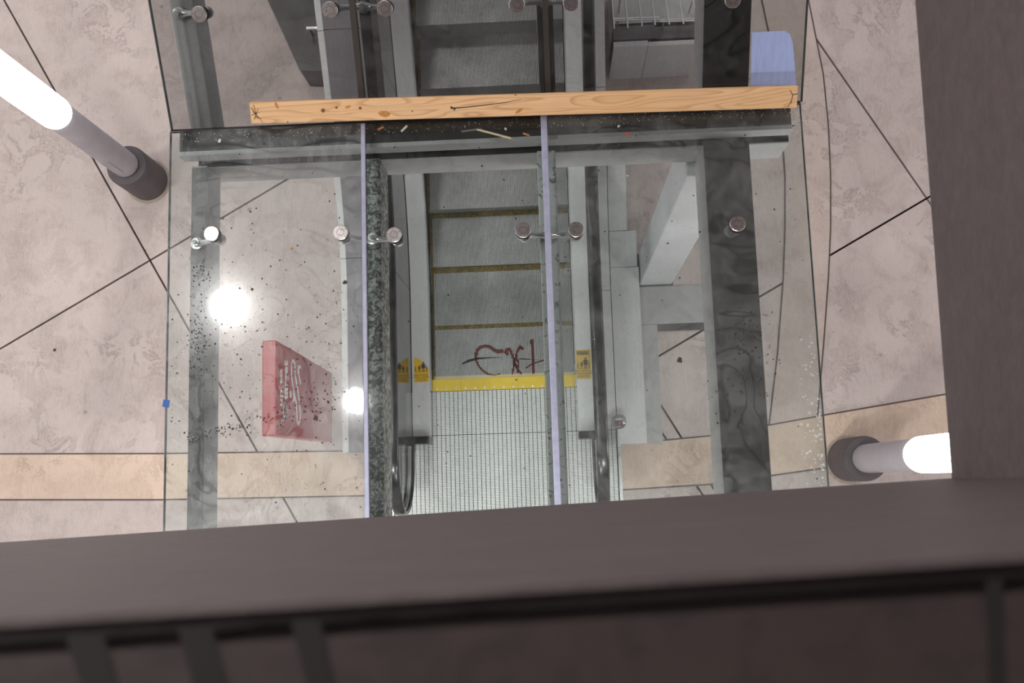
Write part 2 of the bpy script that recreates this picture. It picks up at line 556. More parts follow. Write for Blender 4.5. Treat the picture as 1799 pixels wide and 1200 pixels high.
def around_pit(c):        # the slab leaves the escalator pit open
    out = []
    a = clip(c, (PIT[0], 0), (1, 0), -1); out.append(a)
    r = clip(c, (PIT[0], 0), (1, 0), 1)
    a = clip(r, (PIT[1], 0), (1, 0), 1); out.append(a)
    r = clip(r, (PIT[1], 0), (1, 0), -1)
    out.append(clip(r, (0, PIT[2]), (0, 1), -1)); out.append(clip(r, (0, PIT[3]), (0, 1), 1))
    return [p for p in out if len(p) >= 3]


for c in cells:
    ar = 0.5 * sum(c[i][0] * c[(i + 1) % len(c)][1] - c[(i + 1) % len(c)][0] * c[i][1] for i in range(len(c)))
    if abs(ar) > 0.02:
        m = MB(); n_ = 0
        for piece in around_pit(c):
            m.prism(piece, -0.06, 0.0); n_ += 1
        if n_:
            m.build('floor_slab', 'slab', floor)


def band(top, bot, name, mat='band'):
    tp = [at(*p) for p in top]; bt = [at(*p) for p in bot]
    m = MB()
    for i in range(len(tp) - 1):
        q = [bt[i], bt[i + 1], tp[i + 1], tp[i]]
        m.prism([(p.x, p.y) for p in q], 0.0, 0.004)
    o = m.build(name, mat, floor)
    m2 = MB()
    for ln in (tp, bt):
        for i in range(len(ln) - 1):
            a, b = ln[i], ln[i + 1]
            d = (b - a).normalized(); nn = Vector((-d.y, d.x, 0)) * 0.005
            m2.prism([((a - nn).x, (a - nn).y), ((b - nn).x, (b - nn).y), ((b + nn).x, (b + nn).y), ((a + nn).x, (a + nn).y)], 0.0, 0.0045)
    m2.build('band_joint', 'joint', floor)


band([(-250, 798), (283, 797), (640, 792), (690, 791)], [(-250, 878), (283, 878), (640, 871), (690, 870)], 'floor_band')
band([(1088, 781), (1245, 766), (1450, 729), (1660, 693), (1950, 640)], [(1088, 861), (1247, 851), (1450, 822), (1660, 786), (1950, 735)], 'floor_band')
arc_o = [(1416, -20), (1432, 60), (1446, 130), (1455, 220), (1459, 310), (1459, 400), (1455, 490), (1447, 600), (1436, 731)]
arc_i = [(1336, -10), (1352, 64), (1365, 140), (1373, 222), (1379, 310), (1379, 400), (1376, 490), (1366, 620), (1351, 747)]
band(arc_i, arc_o, 'floor_band', 'arcband')

# ---- upper floor: parapet wall beside the camera and the wall on the right
FW0, FWd = Vector((1.158, -0.031, 0)), Vector((-2.848, -0.1046, 0)).normalized()     # runs to the left
FWn = Vector((FWd.y, -FWd.x, 0))           # points away from the opening
if FWn.y > 0: FWn = -FWn
RW0 = FW0; RWd = Vector((0.022, 1.486, 0)).normalized()
RWn = Vector((RWd.y, -RWd.x, 0))


def wall_block(name, p, d, n, a0, a1, t0, t1, z0, z1, mat, parent=None):
    q = [p + d * a0 + n * t0, p + d * a1 + n * t0, p + d * a1 + n * t1, p + d * a0 + n * t1]
    lo = [Vector((v.x, v.y, z0)) for v in q]; hi = [Vector((v.x, v.y, z1)) for v in q]
    return MB().hexa(lo, hi).build(name, mat, parent)


wf = wall_block('wall_front', FW0, FWd, FWn, 0.0, 6.2, 0.0, 0.006, 4.0, 6.27, 'plaster')
tag(wf, 'brown plastered parapet face below the camera', kind='structure')
wb = wall_block('wall_parapet', FW0, FWd, FWn, -0.5, 6.2, 0.008, 0.42, 4.0, 6.20, 'plaster')
tag(wb, 'body of the brown parapet behind its plastered face', kind='structure')
wr = wall_block('wall_right', RW0, RWd, RWn, -0.03, 4.5, 0.0, 0.5, 4.0, 8.2, 'plaster')
tag(wr, 'plain brown plastered wall along the right side of the opening', kind='structure')
cop = wall_block('trim_1', FW0, FWd, FWn, -0.4, 6.2, 0.026, 0.44, 6.202, 6.272, 'coping')
tag(cop, 'dark blurred coping along the top of the parapet', kind='structure')
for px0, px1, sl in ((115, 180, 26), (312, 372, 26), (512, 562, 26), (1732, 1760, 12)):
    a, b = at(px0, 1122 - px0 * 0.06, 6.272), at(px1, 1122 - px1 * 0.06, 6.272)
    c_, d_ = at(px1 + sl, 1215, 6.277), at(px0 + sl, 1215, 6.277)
    MB().prism([(v.x, v.y) for v in (d_, c_, b, a)], 6.2721, 6.2726).build('shadow_strip', 'streak', cop)  # flat dark strips painted in place of railing shadows
uf = wall_block('floor_upper', FW0, FWd, FWn, -3.5, 6.2, 0.425, 5.0, 4.0, 5.2, 'plaster')
tag(uf, 'slab of the upper floor behind the parapet', kind='structure')
ceil = MB().box(-7, 5, -6, 8, 9.3, 9.4).build('ceiling', 'ceil')
tag(ceil, 'dark ceiling high above the opening', kind='structure')

# ================================================================== ESCALATOR
XC, HW = -0.339, 0.506
ESC_TOP = 4.9


def zl(y, y0=1.2, R=2.2):
    t = y - y0
    if t <= 0: return 0.0
    if t <= R * 0.5: return R - math.sqrt(R * R - t * t)
    return R * (1 - math.cos(math.pi / 6)) + (t - R * 0.5) * math.tan(math.pi / 6)


esc = empty('escalator', (XC, 0.6, 0), 'dirty grey escalator with black handrails rising away under the glass canopy', 'escalator')
noses = [0.70, 1.119, 1.54, 1.935, 2.298, 2.68, 3.04, 3.391, 3.742, 4.093, 4.444, 4.795]
PITCH, CW, CD = 0.0090, 0.0046, 0.011
xs = []
x = XC - HW + 0.004
while x + CW < XC + HW - 0.002:
    xs.append(x); x += PITCH
YEL = {0: 0.035, 1: 0.045, 2: 0.04, 3: 0.03}
strokes = []
steps = []
for k in range(len(noses) - 1):
    y0, y1 = noses[k], noses[k + 1]
    z = zl(y0 if k else 0.9); zn = zl(y1)
    st = MB().box(XC - HW, XC + HW, y0 + 0.004, y1 + 0.03, z - CD - 0.03, z - CD).build('step', 'black', esc)
    ye = y1 - YEL.get(k, 0.0)
    m = MB(); my = MB()
    for i, xx in enumerate(xs):
        edge = i < 2
        # tread cleat
        (my if edge else m).box(xx, xx + CW, y0 - (0.004 if k else 0), ye, z - CD, z)
        if k in YEL:
            my.box(xx, xx + CW, ye, y1 - 0.004, z - CD, z)
        # riser cleat of this step
        if k and z - zl(noses[k - 1]) > 0.004:
            m.box(xx, xx + CW, y0 + 0.0, y0 + 0.008, zl(noses[k - 1]) - CD, z - 0.001)
    if k:
        MB().box(XC - HW, XC + HW, y0 + 0.008, y0 + 0.02, zl(noses[k - 1]) - CD - 0.02, z - CD).build('riser', 'black', st)
    m.build('cleats', 'alu', st, fix=False)
    my.build('yellow_edge', 'yellowworn', st, fix=False)
    steps.append((st, z))

# red and black marker strokes on the first step, lying on the cleats only
def stroke_cells(path, width, name, mat, st, z):
    pts = [at(px, py, z) for px, py in path]
    # densify
    dense = []
    for i in range(len(pts) - 1):
        n = max(2, int((pts[i + 1] - pts[i]).length / 0.003))
        for q in range(n):
            t = q / n
            dense.append((pts[i].lerp(pts[i + 1], t), (width[i] + (width[i + 1] - width[i]) * t) / 250.0 / 2))
    m = MB(); n = 0
    for xx in xs:
        xm = xx + CW / 2
        iv = []
        for p, r in dense:
            dx = abs(p.x - xm)
            if dx < r:
                h = math.sqrt(r * r - dx * dx)
                iv.append((p.y - h, p.y + h))
        iv.sort()
        mer = []
        for a, b in iv:
            if mer and a <= mer[-1][1] + 0.001: mer[-1][1] = max(mer[-1][1], b)
            else: mer.append([a, b])
        for a, b in mer:
            if b - a > 0.003:
                m.box(xx - 0.0002, xx + CW + 0.0002, a, b, z - 0.004, z + 0.0006); n += 1
    if n:
        m.build(name, mat, st, fix=False)


def cp(l):      # crop of the step zoomed 10.58x from (800, 580)
    return [(800 + a / 10.58, 580 + b / 10.58) for a, b in l]


st0, z0 = steps[0]
stroke_cells(cp([(860, 390), (790, 400), (720, 370), (640, 310), (560, 295), (470, 315), (400, 380), (385, 480), (390, 570), (440, 680), (520, 760), (600, 815), (720, 840), (840, 810)]),
             [7, 7, 6.5, 6, 6, 6, 6, 5, 4, 3.2, 3.4, 3.4, 3, 2.2], 'graffiti', 'graffiti', st0, z0)
stroke_cells(cp([(965, 440), (935, 410), (960, 360), (1010, 355), (1040, 420), (1080, 540), (1120, 660), (1170, 750), (1230, 815)]), [6, 6, 6, 5, 5, 4, 4, 4, 4], 'graffiti', 'graffiti', st0, z0)
stroke_cells(cp([(1240, 340), (1200, 310), (1150, 400), (1110, 540), (1085, 680), (1055, 820)]), [5.5, 5.5, 4, 4, 4, 3.5], 'graffiti', 'graffiti', st0, z0)
stroke_cells(cp([(1150, 480), (1165, 620), (1160, 800)]), [2.5, 2.8, 2.2], 'graffiti', 'graffiti', st0, z0)
stroke_cells(cp([(1425, 200), (1430, 300), (1440, 480), (1445, 660), (1450, 810)]), [7, 5, 4.5, 4, 3.5], 'graffiti', 'graffiti', st0, z0)
stroke_cells(cp([(1320, 700), (1420, 630), (1540, 590), (1640, 560)]), [2.6, 2.6, 2.6, 3.5], 'graffiti', 'graffiti', st0, z0)
stroke_cells(cp([(130, 625), (250, 570), (400, 530), (600, 515), (760, 508), (930, 512)]), [2.5, 5, 4, 2.6, 1.2, 0.8], 'graffiti', 'marker', st0, z0)
stroke_cells(cp([(1190, 535), (1340, 540), (1420, 548), (1530, 552)]), [2.2, 2.0, 1.0, 1.0], 'graffiti', 'marker', st0, z0)

# comb segments with teeth and screws
for s in range(5):
    xa = XC - HW - 0.006 + s * 0.2032
    xb = xa + 0.2022
    m = MB().box(xa, xb, 0.644, 0.728, -0.012, 0.004)
    for xx in xs:
        if xa < xx + CW + 0.001 and xx + PITCH < xb + 0.002:
            m.box(xx + CW + 0.0004, xx + PITCH - 0.0004, 0.728, 0.750, -0.008, 0.002)
    cb = m.build('comb_segment', 'yellow', esc)
    for q in range(3):
        MB().lathe([(0.0075, 0.004), (0.0075, 0.0056), (0.005, 0.0062)], (xa + 0.034 + q * 0.0677, 0.661), 14).build('screw', 'brushed', cb)

# landing plate: frame, dark bed, grille of small aluminium bars in two halves
PL, PR, PF = -1.135, 0.437, -0.95
MB().box(PL, PR, PF, 0.642, -0.028, -0.009).build('landing_bed', 'black', esc)
for q, (ya, yb) in enumerate(((0.338, 0.640), (PF, 0.331))):
    m = MB()
    y = yb
    while y > max(ya, -0.62) + 0.006:
        x = PL + 0.006
        while x < PR - 0.02:
            x2 = min(x + 0.0272, PR - 0.004)
            vs = [(x, y - 0.0077, -0.009), (x2, y - 0.0077, -0.009), (x2, y, -0.009), (x, y, -0.009),
                  (x + .0006, y - 0.0072, 0.002), (x2 - .0006, y - 0.0072, 0.002), (x2 - .0006, y - .0006, 0.002), (x + .0006, y - .0006, 0.002)]
            m.add(vs, [(4, 5, 6, 7), (0, 1, 5, 4), (1, 2, 6, 5), (2, 3, 7, 6), (3, 0, 4, 7)])
            x += 0.0306
        y -= 0.0102
    g = m.build('landing_grille', 'grille', esc, fix=False)
    g['kind'] = 'stuff'
MB().box(PR, PR + 0.022, PF, 0.235, -0.02, 0.006).build('landing_frame', 'brushed', esc)
MB().box(PL - 0.022, PL, PF, 0.235, -0.02, 0.006).build('landing_frame', 'brushed', esc)


def ysamples(a, b, n=44):
    return [a + (b - a) * i / (n - 1) for i in range(n)]


def strip(xa, xb, ya, yb, dz, th, mat, name, parent=esc, n=44, bevel=0.0, zf=zl, smooth=True):
    m = MB()
    ys = ysamples(ya, yb, n)
    vs = []
    for y in ys:
        z = zf(y) + dz
        vs += [(xa, y, z - th), (xb, y, z - th), (xb, y, z), (xa, y, z)]
    fs = []
    for i in range(n - 1):
        for j in range(4):
            j2 = (j + 1) % 4
            fs.append((i * 4 + j, i * 4 + j2, (i + 1) * 4 + j2, (i + 1) * 4 + j))
    fs += [(3, 2, 1, 0), tuple((n - 1) * 4 + j for j in range(4))]
    m.add(vs, fs)
    return m.build(name, mat, parent, smooth=smooth)


XL, XR = -0.990, 0.288            # handrail centre lines
# side machinery of both sides: s = -1 left, 1 right
for s in (-1, 1):
    hx = XL if s < 0 else XR
    inn = -0.858 if s < 0 else 0.170         # inner deck, inner edge
    outd = hx + (0.010 if s < 0 else -0.010)
    a, b = sorted((inn, outd))
    dk = strip(a, b, 0.312, ESC_TOP, 0.10, 0.03, 'deck', 'inner_deck')
    # folded bright lip on the step side
    lx = sorted((inn, inn + (0.010 if s < 0 else -0.010)))
    strip(lx[0], lx[1], 0.64, ESC_TOP, 0.092, 0.05, 'brushed', 'deck_lip', dk)
    # skirt panel between deck and steps
    k0, k1 = sorted((XC + s * (HW + 0.004), XC + s * (HW + 0.011)))
    strip(k0, k1, 0.64, ESC_TOP, 0.075, 0.26, 'skirt', 'skirt_panel')
    # brush guard
    g0, g1 = sorted((XC + s * (HW + 0.004), XC + s * (HW - 0.012)))
    strip(g0, g1, 0.80, ESC_TOP, 0.045, 0.018, 'rubber', 'skirt_brush')
    # newel end box where the handrail runs in
    MB().box(min(inn - 0.006 * s, hx + 0.045 * s), max(inn - 0.006 * s, hx + 0.045 * s), 0.270, 0.322, 0.0, 0.232).build('newel_box', 'rubber', esc, bevel=0.006)
    # handrail
    path = []
    for y in ysamples(ESC_TOP, 0.17, 60):
        path.append(Vector((hx, y, zl(y) + 0.93)))
    for q in range(1, 25):
        t = math.pi * q / 24
        path.append(Vector((hx, 0.17 - 0.35 * math.sin(t), 0.58 + 0.35 * math.cos(t))))
    path += [Vector((hx, 0.20, 0.228)), Vector((hx, 0.25, 0.215)), Vector((hx, 0.30, 0.205))]
    sec = []
    for q in range(16):
        t = 2 * math.pi * q / 16
        ca, sa = math.cos(t), math.sin(t)
        sec.append((math.copysign(abs(ca) ** 0.6, ca) * 0.038, math.copysign(abs(sa) ** 0.7, sa) * 0.016))
    MB().sweep(path, sec).build('handrail', 'rubber', esc, smooth=True)
    # steel guide under the handrail
    inner = [Vector((p.x, p.y, p.z)) for p in path[:86]]
    n = len(inner)
    gp = []
    for i, p in enumerate(inner):
        t = (inner[min(i + 1, n - 1)] - inner[max(i - 1, 0)]).normalized()
        gp.append(p + t.cross(Vector((1, 0, 0))) * (-0.022))
    chk = gp[0].z < path[0].z
    if not chk:
        gp = [p * 2 - q for p, q in zip(inner, gp)]
    MB().sweep(gp, [(0.017, 0.006), (-0.017, 0.006), (-0.017, -0.006), (0.017, -0.006)]).build('handrail_guide', 'brushed', esc, smooth=True)
    # balustrade glass, panels along the incline and a rounded one at the newel
    gx0, gx1 = hx - 0.006, hx + 0.006
    for (ya, yb) in ((0.17, 1.36), (1.364, 2.6), (2.604, 3.8), (3.804, ESC_TOP)):
        ys = ysamples(ya, yb, 16)
        top = [(y, zl(y) + 0.90) for y in ys]
        bot = [(y, zl(y) + 0.074) for y in ys]
        if ya == 0.17:
            arc = [(0.17 - 0.32 * math.sin(math.pi * q / 20), 0.58 - 0.32 * math.cos(math.pi * q / 20)) for q in range(21)]
            bot = [(0.30, 0.24), (0.312, 0.074)] + [(y, 0.074) for y in ys if y > 0.33]
            outl = arc[:] + top[1:] + bot[::-1]
        else:
            outl = top + bot[::-1]
        vs = [(gx0, y, z) for y, z in outl] + [(gx1, y, z) for y, z in outl]
        n = len(outl)
        fs = [tuple(range(n)), tuple(range(2 * n - 1, n - 1, -1))] + [(i, (i + 1) % n, n + (i + 1) % n, n + i) for i in range(n)]
        MB().add(vs, fs).build('balustrade_glass', 'clear', esc)

# outer cladding, right of the right handrail
for (ya, yb) in ((0.372, 1.30), (1.304, 2.6), (2.604, ESC_TOP)):
    strip(0.306, 0.428, ya, yb, 0.12, 0.10, 'outer', 'outer_deck', n=16)
for (ya, yb, xo) in ((0.228, 1.46, 0.632), (1.464, 1.71, 0.622), (1.714, 2.3, 0.560)):
    strip(0.434, xo, ya, yb, 0.11, 0.11, 'outer', 'outer_deck', n=16)
# left outer cladding
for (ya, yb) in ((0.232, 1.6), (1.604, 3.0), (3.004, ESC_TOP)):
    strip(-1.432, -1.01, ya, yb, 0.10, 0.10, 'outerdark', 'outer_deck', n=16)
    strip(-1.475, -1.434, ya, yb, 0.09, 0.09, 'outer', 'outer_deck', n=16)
strip(-1.44, 0.425, 1.3, ESC_TOP, -0.34, 0.08, 'dark_steel', 'truss_soffit')

# caution stickers on the inner decks
def sticker(px0, py0, px1, py1, fade, torn):
    z = 0.1012
    a, b = at(px0, py1, z), at(px1, py0, z)
    x0, x1, y0, y1 = a.x, b.x, a.y, b.y
    W, Hh = x1 - x0, y1 - y0
    ink = 'inkfade' if fade else 'ink'
    if torn:
        pts = [(x0, y0), (x1, y0), (x1, y0 + Hh * 0.55), (x0 + W * 0.72, y0 + Hh * 0.62), (x0 + W * 0.45, y0 + Hh * 0.86), (x0, y0 + Hh)]
    else:
        pts = [(x0, y0), (x1, y0), (x1, y1), (x0, y1)]
    s = MB().prism(pts, z - 0.0008, z).build('caution_sticker', 'stickerfade' if fade else 'sticker', esc)
    fl = (y0 + Hh * (0.36 if fade else 0.42))
    k = Hh * 0.38
    def fig(cx, h, skirt):
        m = MB()
        m.lathe([(h * 0.09, z), (h * 0.09, z + 0.0006)], (cx, fl + h * 0.9), 12)
        wd = h * (0.22 if skirt else 0.15)
        m.prism([(cx - wd, fl + h * 0.32), (cx + wd, fl + h * 0.32), (cx + h * 0.1, fl + h * 0.8), (cx - h * 0.1, fl + h * 0.8)], z, z + 0.0006)
        for q in (-1, 1):
            m.prism([(cx + q * h * 0.07 - h * 0.035, fl), (cx + q * h * 0.07 + h * 0.035, fl), (cx + q * h * 0.07 + h * 0.035, fl + h * 0.34), (cx + q * h * 0.07 - h * 0.035, fl + h * 0.34)], z, z + 0.0006)
        m.prism([(cx + h * 0.08, fl + h * 0.76), (cx + h * 0.30, fl + h * 0.52), (cx + h * 0.34, fl + h * 0.57), (cx + h * 0.1, fl + h * 0.8)], z, z + 0.0006)
        m.prism([(cx - h * 0.1, fl + h * 0.8), (cx - h * 0.34, fl + h * 0.55), (cx - h * 0.29, fl + h * 0.5), (cx - h * 0.08, fl + h * 0.74)], z, z + 0.0006)
        m.build('printed_figure', ink, s)
    fig(x0 + W * 0.64, k, True)
    fig(x0 + W * 0.36, k * 0.62, False)
    for cx in (0.1, 0.87):
        MB().box(x0 + W * cx - W * 0.03, x0 + W * cx + W * 0.03, fl, fl + k * 0.5, z, z + 0.0006).build('printed_handrail', ink, s)
    MB().box(x0 + W * 0.08, x0 + W * 0.9, fl - 0.002, fl, z, z + 0.0006).build('printed_line', ink, s)
    if not torn:
        MB().box(x0 + W * 0.08, x0 + W * 0.88, y0 + Hh * 0.83, y0 + Hh * 0.95, z, z + 0.0005).build('printed_header', ink, s)
        text('CAUTION', 'printed_word', Hh * 0.12, 'stickerfade', s, frame_on(Vector((x0 + W * 0.48, y0 + Hh * 0.89, z + 0.0007)), Vector((1, 0, 0)), Vector((0, 1, 0))), 0.0002, 0.9)
    for q, t in enumerate(('HOLD HANDRAIL', 'ATTEND CHILDREN', 'AVOID SIDES')):
        text(t, 'printed_word', Hh * 0.085, ink, s, frame_on(Vector((x0 + W * 0.47, y0 + Hh * (0.28 - 0.095 * q), z + 0.0003)), Vector((1, 0, 0)), Vector((0, 1, 0))), 0.0002, 0.85)


sticker(1013.5, 614, 1037, 666, True, False)
sticker(728, 626, 752.5, 672, False, True)

# emergency stop at the end of the right outer deck
sp = at(1087, 741, 0.2)
es = MB().lathe([(0.030, 0.0), (0.030, 0.16), (0.046, 0.18), (0.050, 0.20)], (sp.x, sp.y), 28).build('emergency_stop', 'whiteplastic', esc, smooth=True)
MB().box(sp.x - 0.026, sp.x + 0.026, sp.y - 0.030, sp.y + 0.026, 0.2005, 0.204).build('button_plate', 'dark_steel', es)
MB().box(sp.x - 0.024, sp.x + 0.024, sp.y + 0.010, sp.y + 0.024, 0.2045, 0.208).build('button_label', 'white', es)
MB().lathe([(0.014, 0.2045), (0.014, 0.214), (0.010, 0.217)], (sp.x, sp.y - 0.006), 20).build('push_button', 'redbutton', es, smooth=True)
MB().lathe([(0.051, 0.20), (0.051, 0.225), (0.045, 0.23)], (sp.x, sp.y), 28).build('clear_cover', 'clear', es, smooth=True)

# ================================================================== CANOPY
can = empty('glass_canopy', (-0.25, 0.7, 0), 'dirty glass canopy on grey steel beams over the escalator landing', 'canopy')
ZG = 3.0
X0, X1, S1, S2 = -1.578, 1.065, -0.756, 0.004
YV, YE = 1.510, -0.75
def two_faced(o, top):       # the grime lies on the upper face only
    o.data.materials.append(M[top])
    for p in o.data.polygons:
        if p.normal.z > 0.5: p.material_index = 1


for a, b, gm_ in ((X0, S1 - 0.011, 'glass_left'), (S1 + 0.011, S2 - 0.015, 'glass_mid'), (S2 + 0.015, X1, 'glass_right')):
    two_faced(MB().box(a, b, YE, YV, ZG - 0.010, ZG + 0.010).build('glass_panel', 'glass_under', can), gm_)
# sloped panels
dirS = Vector((0, math.cos(math.radians(30)), math.sin(math.radians(30))))
norS = Vector((0, -dirS.z, dirS.y))


def slope_box(xa, xb, s0, s1, n0, n1):
    o = Vector((0, YV + 0.008, ZG + 0.006))
    P = lambda x, s, n: Vector((x, 0, 0)) + o + dirS * s + norS * n
    return MB().hexa([P(xa, s0, n0), P(xb, s0, n0), P(xb, s1, n0), P(xa, s1, n0)], [P(xa, s0, n1), P(xb, s0, n1), P(xb, s1, n1), P(xa, s1, n1)])


for a, b in ((X0 + 0.006, S1 - 0.008), (S1 + 0.020, S2 + 0.008), (S2 + 0.036, X1 + 0.008)):
    two_faced(slope_box(a, b, 0.0, 2.4, -0.010, 0.010).build('glass_panel', 'glass_under', can), 'glass_up')
# edge lines of the glass, dark green
for xx in (X0, X1):
    MB().box(xx - 0.0022 if xx < 0 else xx, xx if xx < 0 else xx + 0.0022, YE, YV, ZG - 0.010, ZG + 0.010).build('glass_edge', 'edge', can)
    slope_box(xx - 0.002 + 0.006, xx + 0.002 + 0.006, 0.0, 2.4, -0.010, 0.010).build('glass_edge', 'edge', can)
# joints
MB().box(S1 - 0.010, S1 + 0.010, YE, YV, ZG - 0.008, ZG + 0.0125).build('silicone_joint', 'silicone', can, bevel=0.004)
MB().box(S2 - 0.014, S2 + 0.014, YE, YV, ZG - 0.008, ZG + 0.0125).build('silicone_joint', 'silicone', can, bevel=0.004)
slope_box(S1 - 0.006, S1 + 0.018, 0.0, 2.4, -0.008, 0.012).build('silicone_joint', 'siliconedark', can)
slope_box(S2 + 0.010, S2 + 0.034, 0.0, 2.4, -0.008, 0.012).build('silicone_joint', 'siliconedark', can)
MB().box(X0, X1, YV, YV + 0.010, ZG - 0.012, ZG + 0.008).build('ridge_joint', 'siliconedark', can)


def tubebeam(xa, xb, ztop, dep, name, mat):
    o = MB().box(xa, xb, YE + 0.1, 1.410, ztop - dep, ztop).build(name, mat, can, bevel=0.006)
    return o


def slopebeam(xa, xb, below, dep, name, mat):
    slope_box(xa, xb, -0.075, 2.35, -below - dep, -below).build(name, mat, can, bevel=0.006)


tubebeam(-1.545, -1.474, 2.85, 0.18, 'side_beam', 'steelpaint')
MB().box(-1.541, -1.478, YE + 0.1, 1.40, 2.8502, 2.8525).build('beam_grime', 'beamgrey', can)
slopebeam(-1.545, -1.440, 0.14, 0.16, 'side_beam', 'steelpaint')
tubebeam(0.684, 0.878, 2.846, 0.276, 'wide_beam', 'steelpaint')
MB().box(0.684, 0.878, YE + 0.1, 1.424, 2.8462, 2.850).build('beam_top_shade', 'wide_beam', can)  # dark sheet stands for shade on the beam's top face
slopebeam(0.684, 0.878, 0.144, 0.26, 'wide_beam', 'steelpaint')
slope_box(0.684, 0.878, -0.075, 2.35, -0.1438, -0.140).build('beam_top_shade', 'wide_beam', can)
for xa, xb, mt_ in ((-0.775, -0.714, 'beamdirty'), (-0.032, 0.048, 'beamgreen')):
    tubebeam(xa, xb, 2.85, 0.21, 'middle_beam', mt_)
slopebeam(-0.752, -0.702, 0.14, 0.17, 'middle_beam', 'dark_steel')
slopebeam(-0.010, 0.060, 0.14, 0.17, 'middle_beam', 'dark_steel')
# cross beam under the fold, with a gutter tray on it
xb = MB().box(-1.535, 1.063, 1.412, 1.565, 2.59, 2.80).build('cross_beam', 'steelpaint', can, bevel=0.006)
gt = MB().box(-1.572, 1.046, 1.428, 1.446, 2.855, 2.935).build('gutter', 'steelpaint', can)
MB().box(-1.572, 1.046, 1.448, 1.548, 2.855, 2.918).build('gutter_bed', 'gutter', gt)
MB().box(-1.50, 1.03, 1.47, 1.545, 2.803, 2.854).build('gutter_packing', 'black', gt)
MB().box(-1.53, 1.058, 1.418, 1.56, 2.8002, 2.8025).build('beam_top_strip', 'gutter', gt)  # dark strip along the cross beam's top
# support column and plates
cl = MB().box(0.642, 0.870, 1.350, 1.568, 0.012, 2.585).build('support_column', 'colpaint', can, bevel=0.008)
MB().box(0.632, 0.880, 1.340, 1.578, 0.0, 0.012).build('base_plate', 'dark_steel', cl)
# left slim posts so the left beam stands on the floor outside the view
MB().box(-1.54, -1.48, -0.62, -0.56, 0.0, 2.668).build('support_post', 'steelpaint', can)
MB().box(0.70, 0.86, -0.64, -0.50, 0.0, 2.568).build('support_post', 'steelpaint', can)

# spider fittings: hub on the beam, arms reaching to discs through the glass
def spider(hub, discs, plane_n, zoff):
    h = Vector(hub)
    hb = MB()
    base = h - plane_n * 0.0
    hb.tube([base, base + plane_n * 0.025, base + plane_n * 0.026, base + plane_n * 0.045], [0.026, 0.026, 0.016, 0.016], 20)
    sp_ = hb.build('spider_fitting', 'brushed', can, smooth=True)
    MB().tube([base + plane_n * 0.046, base + plane_n * 0.056], 0.010, 6).build('hub_bolt', 'whiteplastic', sp_)
    for d in discs:
        D = Vector(d)
        under = D - plane_n * 0.075
        st = base + plane_n * 0.016
        mid = st.lerp(under, 0.5) - plane_n * 0.012
        pth = []
        for q in range(9):
            t = q / 8
            pth.append(st * (1 - t) ** 2 + mid * 2 * t * (1 - t) + under * t * t)
        MB().tube(pth, [0.022, 0.018, 0.014, 0.012, 0.012, 0.012, 0.014, 0.018, 0.022], 14).build('spider_arm', 'brushed', sp_, smooth=True)
        MB().tube([under - plane_n * 0.018, under + plane_n * 0.010, under + plane_n * 0.011, D - plane_n * 0.022], [0.026, 0.026, 0.014, 0.014], 20).build('spider_foot', 'brushed', sp_, smooth=True)
        MB().tube([D - plane_n * 0.021, D - plane_n * 0.011], 0.031, 28).build('gasket', 'rubber', sp_, smooth=True)
        dk = MB().tube([D + plane_n * 0.0112, D + plane_n * 0.018, D + plane_n * 0.020], [0.032, 0.032, 0.030], 32).build('disc', 'disc', sp_, smooth=True)
        # ring groove and pin holes
        ex = Vector((1, 0, 0)); ey = plane_n.cross(ex)
        m = MB()
        for q in range(28):
            a0, a1 = 2 * math.pi * q / 28, 2 * math.pi * (q + 1) / 28
            P = lambda a, r, n: D + ex * math.cos(a) * r + ey * math.sin(a) * r + plane_n * n
            m.add([P(a0, 0.0158, 0.0203), P(a1, 0.0158, 0.0203), P(a1, 0.0145, 0.0203), P(a0, 0.0145, 0.0203)], [(0, 1, 2, 3)])
        m.v = m.v; ring = m
        for q in range(5):
            a = 2 * math.pi * q / 5 + 0.5
            c0 = D + ex * math.cos(a) * 0.025 + ey * math.sin(a) * 0.025
            ring.tube([c0 + plane_n * 0.0196, c0 + plane_n * 0.0206], 0.0017, 8)
        for q in range(2):
            a = math.pi * q + 1.1
            c0 = D + ex * math.cos(a) * 0.009 + ey * math.sin(a) * 0.009
            ring.tube([c0 + plane_n * 0.0196, c0 + plane_n * 0.0206], 0.0016, 8)
        ring.build('pin_holes', 'ink', sp_)


def dz(px, py, z=ZG):
    p = at(px, py, z + 0.02); p.z = z; return p


Zn = Vector((0, 0, 1))
hz = 2.8505
spider((-1.508, 1.056, hz), [dz(371, 410)], Zn, 0)
spider((-0.744, 1.044, hz), [dz(598, 408), dz(692, 412)], Zn, 0)
spider((0.004, 1.030, hz), [dz(919, 404), dz(1012, 403)], Zn, 0)
spider((0.770, 1.012, hz), [dz(1291, 393) + Vector((0.012, 0, 0))], Zn, 0)
o_s = Vector((0, YV + 0.008, ZG + 0.006))


def on_slope(px, py):
    p = at_slope(px, py, ZG + 0.02)
    s = (p - o_s).dot(dirS)
    return Vector((p.x, 0, 0)) + o_s + dirS * s


for hx_, pts in ((-1.50, [(350, 25)]), (-0.727, [(580, 17), (676, 15)]), (0.025, [(908, 8), (1003, 5)]), (0.775, [(1287, 0)])):
    ds = [on_slope(*p) for p in pts]
    c = sum(ds, Vector()) / len(ds)
    hub = Vector((hx_, c.y, c.z)) - norS * 0.1395
    spider(hub, ds, norS, 0)

